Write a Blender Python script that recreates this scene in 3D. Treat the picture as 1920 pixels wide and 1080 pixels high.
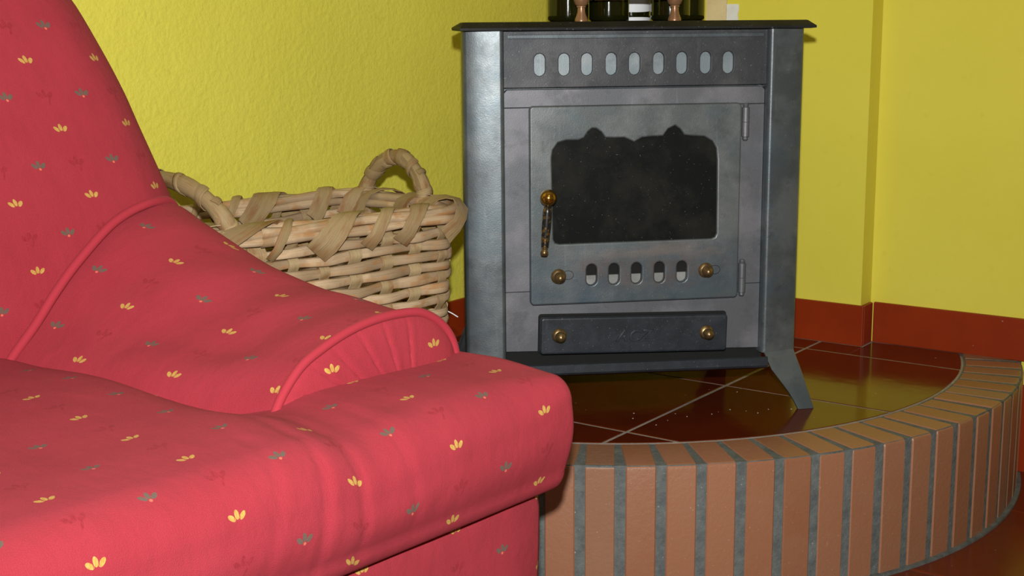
import bpy, bmesh, math, random
from mathutils import Vector, Matrix
from math import sin, cos, pi, radians, sqrt, atan2, exp, floor as ffloor
random.seed(7)
S = bpy.context.scene
for o in list(bpy.data.objects):
    bpy.data.objects.remove(o, do_unlink=True)
C = S.collection

# ------------------------------------------------------------------ camera, world, flash
HEARTH = 0.254                       # height of the hearth top above the floor
CAM = Vector((0, 0, 0.75 + HEARTH))
pitch, roll = 0.1912944, -0.0082389
Fw = Vector((0, cos(pitch), -sin(pitch))); Rr = Vector((1, 0, 0)); Uu = Vector((0, sin(pitch), cos(pitch)))
R2 = cos(roll) * Rr + sin(roll) * Uu; U2 = -sin(roll) * Rr + cos(roll) * Uu
cd = bpy.data.cameras.new('camera'); cam = bpy.data.objects.new('camera', cd); C.objects.link(cam)
M = Matrix((R2, U2, -Fw)).transposed().to_4x4(); M.translation = CAM
cam.matrix_world = M
cd.sensor_width = 36.0; cd.lens = 2579.92 / 1920 * 36.0; cd.clip_start = 0.02
S.camera = cam
w = bpy.data.worlds.new('world'); S.world = w; w.use_nodes = True
w.node_tree.nodes['Background'].inputs[0].default_value = (0.8, 0.85, 0.9, 1)
w.node_tree.nodes['Background'].inputs[1].default_value = 0.3
fl = bpy.data.lights.new('flash', 'SPOT'); flo = bpy.data.objects.new('flash', fl); C.objects.link(flo)
fl.energy = 330; fl.spot_size = radians(100); fl.spot_blend = 1.0; fl.shadow_soft_size = 0.02; fl.color = (1.0, 1.0, 0.97)
Mf = M.copy(); Mf.translation = CAM + Vector((0.0, 0.0, 0.15)); flo.matrix_world = Mf @ Matrix.Rotation(radians(4), 4, 'X')
lamp = bpy.data.lights.new('ceiling_glow', 'AREA'); lampo = bpy.data.objects.new('ceiling_glow', lamp); C.objects.link(lampo)  # unseen lamp added under the ceiling as warm ambient fill
lamp.energy = 9; lamp.shape = 'DISK'; lamp.size = 0.45; lamp.color = (1.0, 0.9, 0.75); lampo.location = (0.3, 0.6, 2.48)
S.view_settings.view_transform = 'Standard'; S.view_settings.look = 'None'
S.view_settings.gamma = 1.0; S.view_settings.use_curve_mapping = False
S.view_settings.exposure = -0.42

# ------------------------------------------------------------------ material helpers
def new_mat(name):
    m = bpy.data.materials.new(name); m.use_nodes = True
    nt = m.node_tree; return m, nt, nt.nodes['Principled BSDF']
class N:
    def __init__(s, nt): s.nt = nt
    def link(s, v, sock):
        if isinstance(v, (int, float)): sock.default_value = v
        elif isinstance(v, tuple): sock.default_value = v
        else: s.nt.links.new(v, sock)
    def m(s, op, a, b=0.0, c=0.0):
        n = s.nt.nodes.new('ShaderNodeMath'); n.operation = op
        s.link(a, n.inputs[0]); s.link(b, n.inputs[1]); s.link(c, n.inputs[2]); return n.outputs[0]
    def mix(s, f, a, b, blend='MIX'):
        n = s.nt.nodes.new('ShaderNodeMix'); n.data_type = 'RGBA'; n.blend_type = blend
        s.link(f, n.inputs[0]); s.link(a, n.inputs[6]); s.link(b, n.inputs[7]); return n.outputs[2]
    def noise(s, scale, detail=3.0, rough=0.55, vec=None, stretch=None):
        n = s.nt.nodes.new('ShaderNodeTexNoise'); n.inputs['Scale'].default_value = scale
        n.inputs['Detail'].default_value = detail; n.inputs['Roughness'].default_value = rough
        if vec is None:
            vec = s.nt.nodes.new('ShaderNodeTexCoord').outputs['Object']
        if stretch:
            mp = s.nt.nodes.new('ShaderNodeMapping'); mp.inputs['Scale'].default_value = stretch
            s.nt.links.new(vec, mp.inputs[0]); vec = mp.outputs[0]
        s.nt.links.new(vec, n.inputs['Vector']); return n.outputs['Fac']
    def ramp(s, f, *stops):
        n = s.nt.nodes.new('ShaderNodeValToRGB'); r = n.color_ramp
        while len(r.elements) < len(stops): r.elements.new(0.5)
        for e, (p, c) in zip(r.elements, stops):
            e.position = p; e.color = c if len(c) == 4 else (*c, 1)
        s.link(f, n.inputs[0]); return n.outputs[0]
    def step(s, f, lo, hi):
        n = s.nt.nodes.new('ShaderNodeMapRange'); n.inputs[1].default_value = lo; n.inputs[2].default_value = hi
        s.link(f, n.inputs[0]); return n.outputs[0]
    def bump(s, h, strength, dist, bs):
        n = s.nt.nodes.new('ShaderNodeBump'); n.inputs['Strength'].default_value = strength; n.inputs['Distance'].default_value = dist
        s.link(h, n.inputs['Height']); s.nt.links.new(n.outputs[0], bs.inputs['Normal'])
    def rand(s): return s.nt.nodes.new('ShaderNodeObjectInfo').outputs['Random']
    def pos(s): return s.nt.nodes.new('ShaderNodeNewGeometry').outputs['Position']
def c4(r, g, b): return (r, g, b, 1.0)
def srgb(r, g, b):
    f = lambda v: (v/255/12.92) if v/255 <= 0.04045 else ((v/255+0.055)/1.055)**2.4
    return (f(r), f(g), f(b), 1.0)

def simple(name, col, rough=0.5, metal=0.0, col2=None, scale=20, bump=0.0, bscale=200, spec=0.5, coat=0.0, stretch=None):
    m, nt, b = new_mat(name); n = N(nt)
    if col2 is None: col2 = tuple(v*0.75 for v in col[:3]) + (1.0,)
    nz = n.noise(scale, 4, 0.6, stretch=stretch)
    cc = n.ramp(nz, (0.3, col2), (0.7, col)); nt.links.new(cc, b.inputs['Base Color'])
    b.inputs['Roughness'].default_value = rough; b.inputs['Metallic'].default_value = metal
    b.inputs['Specular IOR Level'].default_value = spec; b.inputs['Coat Weight'].default_value = coat; b.inputs['Coat Roughness'].default_value = 0.1
    if bump: n.bump(n.noise(bscale, 4, 0.6), 1.0, bump, b)
    return m

def wall_mat(name, col, col2, bump, bscale, dk=0.90):
    m, nt, b = new_mat(name); n = N(nt)
    p = n.pos(); nz = n.noise(3.0, 5, 0.6, p); sp = n.noise(bscale*0.6, 3, 0.6, p)
    cc = n.mix(n.step(nz, 0.35, 0.7), col, col2); cc = n.mix(n.step(sp, 0.62, 0.8), cc, tuple(v*dk for v in col[:3]) + (1,))
    nt.links.new(cc, b.inputs['Base Color']); b.inputs['Roughness'].default_value = 0.75; b.inputs['Specular IOR Level'].default_value = 0.25
    h = n.m('ADD', n.noise(bscale, 3, 0.6, p), n.m('MULTIPLY', n.noise(bscale*0.35, 2, 0.5, p), 0.8))
    n.bump(h, 1.0, bump, b); return m

MAT = {}
MAT['wall_rough'] = wall_mat('yellow_roughcast', c4(0.74, 0.675, 0.088), c4(0.78, 0.715, 0.10), 0.0019, 90)
MAT['wall_smooth'] = wall_mat('yellow_smooth_plaster', c4(0.73, 0.645, 0.07), c4(0.76, 0.675, 0.085), 0.0004, 60, 0.97)
MAT['white'] = wall_mat('pale_plaster', c4(0.7, 0.68, 0.62), c4(0.74, 0.72, 0.66), 0.001, 60)
MAT['cream'] = simple('cream_plaster', c4(0.75, 0.62, 0.36), 0.7, col2=c4(0.68, 0.54, 0.29), scale=30, bump=0.0006, bscale=120)
MAT['whitepatch'] = simple('bare_white_plaster', c4(0.78, 0.80, 0.80), 0.8, col2=c4(0.74, 0.73, 0.70), scale=40)

def tile_mat(name, ca, cb, rough, cc_=None):
    m, nt, b = new_mat(name); n = N(nt)
    p = n.pos(); nz = n.noise(7, 5, 0.6, p); r = n.rand()
    col = n.mix(n.step(nz, 0.3, 0.7), ca, cb)
    col = n.mix(n.m('MULTIPLY', r, 0.35), col, tuple(v*0.6 for v in ca[:3]) + (1,))
    if cc_ is not None: col = n.mix(n.m('MULTIPLY', n.step(n.noise(60, 4, 0.7, p), 0.6, 0.8), 0.5), col, cc_)
    col = n.mix(n.m('MULTIPLY', n.step(n.noise(75, 1, 0.4, p), 0.80, 0.82), 0.6), col, c4(0.5, 0.42, 0.36))
    nt.links.new(col, b.inputs['Base Color'])
    b.inputs['Roughness'].default_value = rough
    nt.links.new(n.m('ADD', n.m('MULTIPLY', n.noise(14, 4, 0.6, p), 0.08), rough - 0.04), b.inputs['Roughness']); b.inputs['Specular IOR Level'].default_value = 0.27
    n.bump(n.noise(9, 3, 0.5, p), 1.0, 0.0008, b); return m
MAT['hearth_tile'] = tile_mat('glazed_dark_tile', c4(0.085, 0.012, 0.0035), c4(0.12, 0.018, 0.005), 0.13)
MAT['floor_tile'] = tile_mat('glazed_floor_tile', c4(0.13, 0.02, 0.005), c4(0.17, 0.028, 0.008), 0.24)
MAT['skirt_tile'] = tile_mat('glazed_skirting_tile', c4(0.32, 0.036, 0.006), c4(0.25, 0.026, 0.005), 0.34)

def brick_mat():
    m, nt, b = new_mat('terracotta_brick'); n = N(nt)
    p = n.pos(); r = n.rand()
    col = n.ramp(r, (0.0, (0.30, 0.130, 0.068)), (0.5, (0.325, 0.137, 0.072)), (0.85, (0.265, 0.108, 0.052)), (1.0, (0.28, 0.150, 0.092)))
    col = n.mix(n.m('MULTIPLY', n.step(n.noise(13, 5, 0.6, p), 0.35, 0.75), 0.5), col, c4(0.31, 0.155, 0.09))
    col = n.mix(n.m('MULTIPLY', n.step(n.noise(260, 2, 0.5, p), 0.70, 0.78), 0.6), col, c4(0.5, 0.4, 0.32))
    nt.links.new(col, b.inputs['Base Color'])
    b.inputs['Roughness'].default_value = 0.42; b.inputs['Specular IOR Level'].default_value = 0.4
    n.bump(n.noise(120, 4, 0.6, p), 1.0, 0.0007, b); return m
MAT['brick'] = brick_mat()
def mortar_mat(name, ca, cb):
    m, nt, b = new_mat(name); n = N(nt); p = n.pos()
    col = n.mix(n.step(n.noise(45, 6, 0.7, p), 0.35, 0.65), ca, cb)
    col = n.mix(n.m('MULTIPLY', n.step(n.noise(190, 3, 0.6, p), 0.68, 0.76), 0.7), col, c4(0.5, 0.5, 0.48))
    nt.links.new(col, b.inputs['Base Color']); b.inputs['Roughness'].default_value = 0.85
    n.bump(n.noise(150, 5, 0.7, p), 1.0, 0.002, b); return m
MAT['mortar'] = mortar_mat('grey_mortar', c4(0.085, 0.098, 0.098), c4(0.15, 0.165, 0.16))
MAT['grout'] = mortar_mat('tile_grout', c4(0.25, 0.21, 0.19), c4(0.36, 0.31, 0.28))

def steel(name, ca, cb, cc_, rough, metal, hue=0.5, heat=False):
    m, nt, b = new_mat(name); n = N(nt); tc_ = nt.nodes.new('ShaderNodeTexCoord'); p = tc_.outputs['Object']
    a = n.noise(7, 6, 0.62, p); d = n.noise(5, 5, 0.65, p, stretch=(1, 1, 2.2)); s = n.noise(330, 2, 0.5, p); st = n.noise(6, 5, 0.7, p, stretch=(9, 9, 0.6))
    col = n.mix(n.step(a, 0.44, 0.57), ca, cb); col = n.mix(n.m('MULTIPLY', n.step(d, 0.50, 0.60), hue), col, cc_)
    col = n.mix(n.m('MULTIPLY', n.step(n.noise(16, 5, 0.7, p), 0.56, 0.66), 0.45), col, tuple(v*0.62 for v in ca[:3]) + (1,))
    col = n.mix(n.m('MULTIPLY', n.step(st, 0.60, 0.72), 0.4), col, tuple(min(1, v*1.5) for v in cb[:3]) + (1,))
    if heat:                                   # heat tints: blue towards the foot of the door, brown halo round the air slots
        sp = nt.nodes.new('ShaderNodeSeparateXYZ'); nt.links.new(p, sp.inputs[0]); x, z = sp.outputs[0], sp.outputs[2]
        col = n.mix(n.m('MULTIPLY', n.m('MULTIPLY', n.step(z, 0.36, 0.25), n.step(n.noise(8, 4, 0.6, p), 0.35, 0.62)), 0.7), col, c4(0.055, 0.095, 0.135))
        zz_ = n.m('SUBTRACT', z, 0.277); q = n.m('ADD', n.m('MULTIPLY', zz_, zz_), n.m('MULTIPLY', n.m('MAXIMUM', n.m('SUBTRACT', n.m('ABSOLUTE', x), 0.10), 0.0), n.m('MAXIMUM', n.m('SUBTRACT', n.m('ABSOLUTE', x), 0.10), 0.0)))
        col = n.mix(n.m('MULTIPLY', n.m('MULTIPLY', n.step(q, 0.0016, 0.0002), n.step(n.noise(22, 4, 0.7, p), 0.38, 0.6)), 0.6), col, c4(0.12, 0.085, 0.075))
        q2 = n.m('MULTIPLY', n.step(n.m('ABSOLUTE', n.m('SUBTRACT', z, 0.318)), 0.022, 0.004), n.step(n.noise(9, 4, 0.6, p, stretch=(0.7, 1, 3)), 0.5, 0.62))
        col = n.mix(n.m('MULTIPLY', q2, 0.5), col, c4(0.24, 0.19, 0.165))
    col = n.mix(n.m('MULTIPLY', n.step(s, 0.69, 0.76), 0.35), col, c4(0.4, 0.42, 0.42))
    nt.links.new(col, b.inputs['Base Color']); b.inputs['Metallic'].default_value = metal
    nt.links.new(n.m('ADD', n.m('MULTIPLY', n.noise(22, 5, 0.65, p), 0.26), rough - 0.13), b.inputs['Roughness'])
    n.bump(n.noise(400, 2, 0.5, p), 1.0, 0.00015, b); return m
MAT['steel'] = steel('blued_steel', c4(0.095, 0.110, 0.120), c4(0.15, 0.170, 0.180), c4(0.092, 0.128, 0.152), 0.41, 0.5)
MAT['steel_frame'] = steel('grey_steel', c4(0.13, 0.135, 0.15), c4(0.19, 0.19, 0.21), c4(0.13, 0.145, 0.16), 0.5, 0.45)
MAT['steel_door'] = steel('heat_tinted_steel', c4(0.11, 0.125, 0.13), c4(0.165, 0.18, 0.185), c4(0.10, 0.13, 0.145), 0.44, 0.5, 0.6, True)
MAT['steel_dark'] = steel('dark_steel', c4(0.050, 0.053, 0.059), c4(0.085, 0.087, 0.093), c4(0.060, 0.063, 0.07), 0.5, 0.5)
MAT['black_iron'] = steel('black_iron', c4(0.007, 0.007, 0.008), c4(0.013, 0.013, 0.014), c4(0.010, 0.011, 0.012), 0.55, 0.0)
MAT['drawer_iron'] = steel('drawer_enamel', c4(0.024, 0.029, 0.036), c4(0.038, 0.045, 0.055), c4(0.022, 0.029, 0.042), 0.4, 0.3)
MAT['backing'] = steel('bare_steel', c4(0.20, 0.24, 0.26), c4(0.30, 0.335, 0.35), c4(0.23, 0.29, 0.32), 0.5, 0.3)
MAT['black_iron'].node_tree.nodes['Principled BSDF'].inputs['Specular IOR Level'].default_value = 0.2
MAT['grate'] = steel('ash_grey_grate', c4(0.20, 0.205, 0.20), c4(0.29, 0.29, 0.28), c4(0.24, 0.245, 0.24), 0.6, 0.1)
MAT['soot'] = simple('soot_black', c4(0.006, 0.006, 0.006), 0.9)  # also the painted shade in the gaps at drawer and tray
def soot_glass():
    m, nt, b = new_mat('sooted_glass'); n = N(nt); p = n.pos()
    col = n.mix(n.step(n.noise(14, 5, 0.65, p), 0.45, 0.8), c4(0.007, 0.009, 0.0095), c4(0.022, 0.022, 0.019))
    col = n.mix(n.m('MULTIPLY', n.step(n.noise(420, 1, 0.5, p), 0.755, 0.79), 0.6), col, c4(0.35, 0.35, 0.33))
    nt.links.new(col, b.inputs['Base Color']); b.inputs['Roughness'].default_value = 0.22; b.inputs['Specular IOR Level'].default_value = 0.4
    return m
MAT['soot_glass'] = soot_glass()
MAT['brass'] = simple('aged_brass', c4(0.36, 0.25, 0.11), 0.36, 0.85, c4(0.17, 0.11, 0.055), 90)
MAT['brass_bright'] = simple('brass_ball', c4(0.62, 0.36, 0.07), 0.2, 0.95, c4(0.40, 0.21, 0.04), 60)
def worn():
    m, nt, b = new_mat('worn_black_on_brass'); n = N(nt)
    k = n.step(n.noise(110, 4, 0.7), 0.54, 0.60)
    nt.links.new(n.mix(k, c4(0.012, 0.012, 0.012), c4(0.45, 0.27, 0.07)), b.inputs['Base Color'])
    nt.links.new(k, b.inputs['Metallic']); b.inputs['Roughness'].default_value = 0.3; return m
MAT['worn'] = worn()
MAT['copper'] = simple('copper_brown_lacquer', c4(0.31, 0.165, 0.085), 0.32, 0.35, c4(0.25, 0.12, 0.06), 60)
def bottle_mat():
    m, nt, b = new_mat('dark_green_glass'); n = N(nt)
    b.inputs['Base Color'].default_value = c4(0.016, 0.018, 0.003); b.inputs['Roughness'].default_value = 0.08
    b.inputs['Transmission Weight'].default_value = 0.55; b.inputs['IOR'].default_value = 1.5
    n.bump(n.noise(30, 2, 0.5), 1.0, 0.0004, b); return m
MAT['bottle'] = bottle_mat()
MAT['label_paper'] = simple('white_paper', c4(0.78, 0.80, 0.82), 0.6, col2=c4(0.72, 0.74, 0.77))
MAT['cap'] = simple('dark_foil', c4(0.03, 0.02, 0.015), 0.35, 0.4)

def straw_mat(name, ca, cb, cc_, stretch=(1, 1, 1)):
    m, nt, b = new_mat(name); n = N(nt)
    at = nt.nodes.new('ShaderNodeAttribute'); at.attribute_name = 'tone'; t = at.outputs['Fac']
    uv = nt.nodes.new('ShaderNodeUVMap').outputs[0]
    fib = n.noise(1.0, 4, 0.65, uv, stretch=(14, 900, 1)); blot = n.noise(1.0, 4, 0.6, uv, stretch=(22, 40, 1))
    col = n.mix(t, ca, cb); col = n.mix(n.m('MULTIPLY', n.step(blot, 0.50, 0.66), 0.8), col, cc_)
    col = n.mix(n.m('MULTIPLY', n.step(fib, 0.45, 0.7), 0.45), col, tuple(v*0.5 for v in ca[:3]) + (1,))
    nt.links.new(col, b.inputs['Base Color']); b.inputs['Roughness'].default_value = 0.5; b.inputs['Specular IOR Level'].default_value = 0.35
    n.bump(fib, 1.0, 0.0012, b); return m
MAT['straw'] = straw_mat('cane_weaver', c4(0.38, 0.265, 0.155), c4(0.66, 0.48, 0.30), c4(0.46, 0.22, 0.075))
MAT['stake'] = straw_mat('palm_stake', c4(0.40, 0.28, 0.145), c4(0.50, 0.37, 0.20), c4(0.32, 0.16, 0.06))
MAT['ribbon'] = straw_mat('palm_ribbon', c4(0.30, 0.205, 0.095), c4(0.48, 0.345, 0.175), c4(0.27, 0.11, 0.035))

def fabric_mat(name, u0=0.0, v0=0.0, flip=1.0, motif=True, PU=0.165):
    m, nt, b = new_mat(name); n = N(nt)
    uv = nt.nodes.new('ShaderNodeUVMap').outputs[0]
    sp = nt.nodes.new('ShaderNodeSeparateXYZ'); nt.links.new(uv, sp.inputs[0]); u, v = sp.outputs[0], sp.outputs[1]
    PV = 0.100
    big = n.noise(1.0, 3, 0.5, uv, stretch=(9, 9, 1)); fine = n.noise(1.0, 3, 0.7, uv, stretch=(700, 700, 1))
    col = n.mix(n.step(big, 0.3, 0.7), c4(0.345, 0.026, 0.041), c4(0.385, 0.032, 0.049))
    col = n.mix(n.m('MULTIPLY', n.step(fine, 0.45, 0.8), 0.34), col, c4(0.50, 0.072, 0.094))
    def cell(uo, vo, pu=PU, pv=PV):
        a = n.m('DIVIDE', n.m('SUBTRACT', u, uo), pu); a = n.m('MULTIPLY', n.m('SUBTRACT', a, n.m('FLOOR', n.m('ADD', a, 0.5))), pu)
        d = n.m('DIVIDE', n.m('SUBTRACT', v, vo), pv); d = n.m('MULTIPLY', n.m('SUBTRACT', d, n.m('FLOOR', n.m('ADD', d, 0.5))), pv)
        return a, n.m('MULTIPLY', d, flip)
    def ell(x, y, cx, cy, ang, ra, rb):
        dx = n.m('SUBTRACT', x, cx); dy = n.m('SUBTRACT', y, cy); ca, sa = cos(ang), sin(ang)
        a = n.m('ADD', n.m('MULTIPLY', dx, ca), n.m('MULTIPLY', dy, sa)); d = n.m('SUBTRACT', n.m('MULTIPLY', dy, ca), n.m('MULTIPLY', dx, sa))
        a = n.m('DIVIDE', a, ra); d = n.m('DIVIDE', d, rb)
        return n.m('LESS_THAN', n.m('ADD', n.m('MULTIPLY', a, a), n.m('MULTIPLY', d, d)), 1.0)
    def flower(x, y):
        x = n.m('MULTIPLY', x, 1.3); y = n.m('MULTIPLY', y, 1.3)
        ax = n.m('ABSOLUTE', x)
        p1 = ell(x, y, 0.0, 0.0035, pi/2, 0.0068, 0.0036)
        p2 = ell(ax, y, 0.0088, 0.0005, radians(42), 0.0068, 0.0036)
        return n.m('MAXIMUM', p1, p2)
    if motif:
        th = n.noise(1.0, 1, 0.5, uv, stretch=(900, 160, 1))
        x, y = cell(u0, v0 + PV*0.5, PU, PV)               # tone-on-tone leaves
        k = n.m('MAXIMUM', flower(n.m('MULTIPLY', x, 0.85), n.m('MULTIPLY', y, 0.85)), ell(x, y, 0.003, -0.009, 1.1, 0.006, 0.0016))
        col = n.mix(n.m('MULTIPLY', k, n.m('MULTIPLY', n.step(th, 0.35, 0.6), 0.6)), col, c4(0.24, 0.012, 0.020))
        x, y = cell(u0 + PU*0.5, v0 + PV*0.5)              # grey-green flowers
        k = flower(x, y)
        col = n.mix(n.m('MULTIPLY', k, n.m('ADD', n.m('MULTIPLY', th, 0.4), 0.7)), col, c4(0.12, 0.115, 0.085))
        col = n.mix(ell(x, y, 0.0, -0.0045, 0, 0.0020, 0.0018), col, c4(0.70, 0.16, 0.10))
        x, y = cell(u0, v0)                                # yellow flowers
        k = flower(x, y); ln = n.m('LESS_THAN', n.m('ABSOLUTE', n.m('SUBTRACT', n.m('ABSOLUTE', x), 0.0034)), 0.0005)
        col = n.mix(n.m('MULTIPLY', k, n.m('SUBTRACT', 1.0, n.m('MULTIPLY', ln, 0.6))), col, n.mix(n.step(th, 0.35, 0.65), c4(0.50, 0.27, 0.05), c4(0.60, 0.40, 0.11)))
    nt.links.new(col, b.inputs['Base Color']); b.inputs['Roughness'].default_value = 0.85; b.inputs['Specular IOR Level'].default_value = 0.2
    b.inputs['Sheen Weight'].default_value = 0.05; b.inputs['Sheen Roughness'].default_value = 0.5; b.inputs['Sheen Tint'].default_value = c4(1.0, 0.55, 0.6)
    n.bump(n.m('ADD', fine, n.m('MULTIPLY', n.noise(1.0, 3, 0.5, uv, stretch=(26, 16, 1)), 3.0)), 1.0, 0.0012, b)
    return m

# ------------------------------------------------------------------ object helpers
def link(name, me, mat=None, parent=None, smooth=None, wn=True):
    o = bpy.data.objects.new(name, me); C.objects.link(o)
    if mat is not None and not me.materials: me.materials.append(mat)
    if smooth is not None and len(me.polygons):
        me.shade_smooth()
        if smooth < 180: me.set_sharp_from_angle(angle=radians(smooth))
    if smooth is not None and smooth < 180 and len(me.polygons) and wn: o.modifiers.new('normals', 'WEIGHTED_NORMAL').keep_sharp = True
    if parent is not None: o.parent = parent
    return o
def from_bm(name, bm, mat, parent=None, smooth=30):
    bmesh.ops.recalc_face_normals(bm, faces=bm.faces)
    me = bpy.data.meshes.new(name); bm.to_mesh(me); bm.free(); return link(name, me, mat, parent, smooth)
def tag(o, label=None, cat=None, group=None, kind=None):
    if label: o['label'] = label
    if cat: o['category'] = cat
    if group: o['group'] = group
    if kind: o['kind'] = kind
    return o
def empty(name, loc, rz=0.0):
    o = bpy.data.objects.new(name, None); C.objects.link(o); o.location = loc; o.rotation_euler = (0, 0, rz); o.empty_display_size = 0.05; return o
def bevel(bm, off, seg=2, edges=None):
    bmesh.ops.bevel(bm, geom=edges if edges is not None else list(bm.edges), offset=off, segments=seg, profile=0.5, affect='EDGES')
def box_bm(x0, x1, y0, y1, z0, z1, bev=0.0, seg=2):
    bm = bmesh.new(); v = [bm.verts.new((x, y, z)) for x in (x0, x1) for y in (y0, y1) for z in (z0, z1)]
    for f in ((0, 1, 3, 2), (4, 6, 7, 5), (0, 4, 5, 1), (2, 3, 7, 6), (0, 2, 6, 4), (1, 5, 7, 3)): bm.faces.new([v[i] for i in f])
    bmesh.ops.recalc_face_normals(bm, faces=bm.faces)
    if bev: bevel(bm, bev, seg)
    return bm
def prism_bm(poly, d0, d1, axis='z', bev=0.0, seg=2):
    """poly of 2D points swept along axis: z -> (x,y), y -> (x,z)"""
    bm = bmesh.new(); mk = (lambda p, d: (p[0], p[1], d)) if axis == 'z' else (lambda p, d: (p[0], d, p[1]))
    a = [bm.verts.new(mk(p, d0)) for p in poly]; c = [bm.verts.new(mk(p, d1)) for p in poly]; n = len(poly)
    bm.faces.new(a); bm.faces.new(c[::-1])
    for i in range(n): bm.faces.new([a[i], a[(i+1) % n], c[(i+1) % n], c[i]])
    bmesh.ops.recalc_face_normals(bm, faces=bm.faces)
    if bev: bevel(bm, bev, seg)
    return bm
def lathe_bm(prof, seg=24, bm=None, mtx=None):
    bm = bm or bmesh.new(); rings = []
    for r, z in prof:
        if r < 1e-6: rings.append([bm.verts.new((0, 0, z))])
        else: rings.append([bm.verts.new((r*cos(2*pi*k/seg), r*sin(2*pi*k/seg), z)) for k in range(seg)])
    for a, c in zip(rings, rings[1:]):
        for k in range(seg):
            q = [a[k % len(a)], a[(k+1) % len(a)], c[(k+1) % len(c)], c[k % len(c)]]
            q = [v for i, v in enumerate(q) if v not in q[:i]]
            if len(q) > 2: bm.faces.new(q)
    if len(rings[0]) > 1: bm.faces.new(rings[0][::-1])
    if len(rings[-1]) > 1: bm.faces.new(rings[-1])
    if mtx is not None: bmesh.ops.transform(bm, matrix=mtx, verts=[v for r in rings for v in r])
    return bm
def tube_bm(pts, rad, seg=10, bm=None, closed=False):
    bm = bm or bmesh.new(); pts = [Vector(p) for p in pts]; n = len(pts); rings = []
    rads = rad if isinstance(rad, (list, tuple)) else [rad]*n
    up = Vector((0.13, 0.21, 1)).normalized(); prev = None
    for i in range(n):
        t = (pts[(i+1) % n] - pts[i-1]) if closed else (pts[min(i+1, n-1)] - pts[max(i-1, 0)]); t.normalize()
        a = t.cross(prev if prev is not None else up)
        if a.length < 1e-4: a = t.cross(Vector((1, 0, 0)))
        a.normalize(); c = a.cross(t).normalized(); prev = c
        rings.append([bm.verts.new(pts[i] + (a*cos(2*pi*k/seg) + c*sin(2*pi*k/seg))*rads[i]) for k in range(seg)])
    m = n if closed else n-1
    for i in range(m):
        A, B = rings[i], rings[(i+1) % n]
        for k in range(seg): bm.faces.new([A[k], A[(k+1) % seg], B[(k+1) % seg], B[k]])
    if not closed: bm.faces.new(rings[0][::-1]); bm.faces.new(rings[-1])
    return bm
def catmull(P, n):
    out = []; m = len(P)-1
    for k in range(n):
        t = k/(n-1)*m; i = min(int(t), m-1); f = t-i
        p0, p1, p2, p3 = P[max(i-1, 0)], P[i], P[i+1], P[min(i+2, m)]
        out.append(tuple(0.5*(2*b + (c-a)*f + (2*a-5*b+4*c-d)*f*f + (3*b-a-3*c+d)*f**3) for a, b, c, d in zip(p0, p1, p2, p3)))
    return out
def resample(P, n):
    L = [0.0]
    for a, b in zip(P, P[1:]): L.append(L[-1] + math.dist(a, b))
    out = []; j = 0
    for k in range(n):
        s = L[-1]*k/(n-1)
        while j < len(P)-2 and L[j+1] < s: j += 1
        f = (s-L[j])/max(L[j+1]-L[j], 1e-9); out.append(tuple(a+(b-a)*f for a, b in zip(P[j], P[j+1])))
    return out
def grid_obj(name, rows, uvs, mat, parent=None, closed_u=False, caps=False, smooth=60):
    """rows: list of lists of 3D points; uvs same shape"""
    nr, nc = len(rows), len(rows[0]); verts = [p for r in rows for p in r]; faces = []; fu = []
    for i in range(nr-1):
        for j in range(nc if closed_u else nc-1):
            j2 = (j+1) % nc; faces.append((i*nc+j, i*nc+j2, (i+1)*nc+j2, (i+1)*nc+j))
            fu.append([uvs[i][j], uvs[i][j2] if j2 else uvs[i][-1], uvs[i+1][j2] if j2 else uvs[i+1][-1], uvs[i+1][j]])
    if caps:
        faces.append(tuple(range(nc))[::-1]); fu.append([uvs[0][j] for j in range(nc)][::-1])
        faces.append(tuple((nr-1)*nc+j for j in range(nc))); fu.append([uvs[-1][j] for j in range(nc)])
    me = bpy.data.meshes.new(name); me.from_pydata(verts, [], faces)
    ul = me.uv_layers.new(name='UVMap'); k = 0
    for q in fu:
        for t in q: ul.data[k].uv = t; k += 1
    bm = bmesh.new(); bm.from_mesh(me); bmesh.ops.recalc_face_normals(bm, faces=bm.faces); bm.to_mesh(me); bm.free()
    return link(name, me, mat, parent, smooth, False)
def plate_from_outline(name, outer, holes, y0, y1, bev, mat, parent, res=2):
    """flat plate in local x/z with holes, front face at y0, back at y1, rounded edges of radius bev"""
    cu = bpy.data.curves.new('outline', 'CURVE'); cu.dimensions = '2D'; cu.fill_mode = 'BOTH'
    for pl in [outer] + holes:
        s = cu.splines.new('POLY'); s.points.add(len(pl)-1)
        for q, (x, z) in zip(s.points, pl): q.co = (x, z, 0, 1)
        s.use_cyclic_u = True
    cu.bevel_depth = bev; cu.bevel_resolution = res; cu.offset = -bev; cu.extrude = max((y1-y0)/2 - bev, 1e-5)
    t = bpy.data.objects.new('outline', cu); C.objects.link(t); dg = bpy.context.evaluated_depsgraph_get(); dg.update()
    me = bpy.data.meshes.new_from_object(t.evaluated_get(dg)); bpy.data.objects.remove(t, do_unlink=True); bpy.data.curves.remove(cu)
    for v in me.vertices: x, z, d = v.co; v.co = (x, (y0+y1)/2 - d, z)
    me.name = name; me.materials.clear(); bm = bmesh.new(); bm.from_mesh(me); bmesh.ops.remove_doubles(bm, verts=bm.verts, dist=1e-6)
    bmesh.ops.recalc_face_normals(bm, faces=bm.faces); bm.to_mesh(me); bm.free()
    return link(name, me, mat, parent, 30)
def rrect(x0, x1, z0, z1, r, n=5):
    out = []
    for cx, cz, a in ((x1-r, z1-r, 0), (x0+r, z1-r, 90), (x0+r, z0+r, 180), (x1-r, z0+r, 270)):
        for k in range(n+1): t = radians(a + 90*k/n); out.append((cx + r*cos(t), cz + r*sin(t)))
    return out

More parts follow.
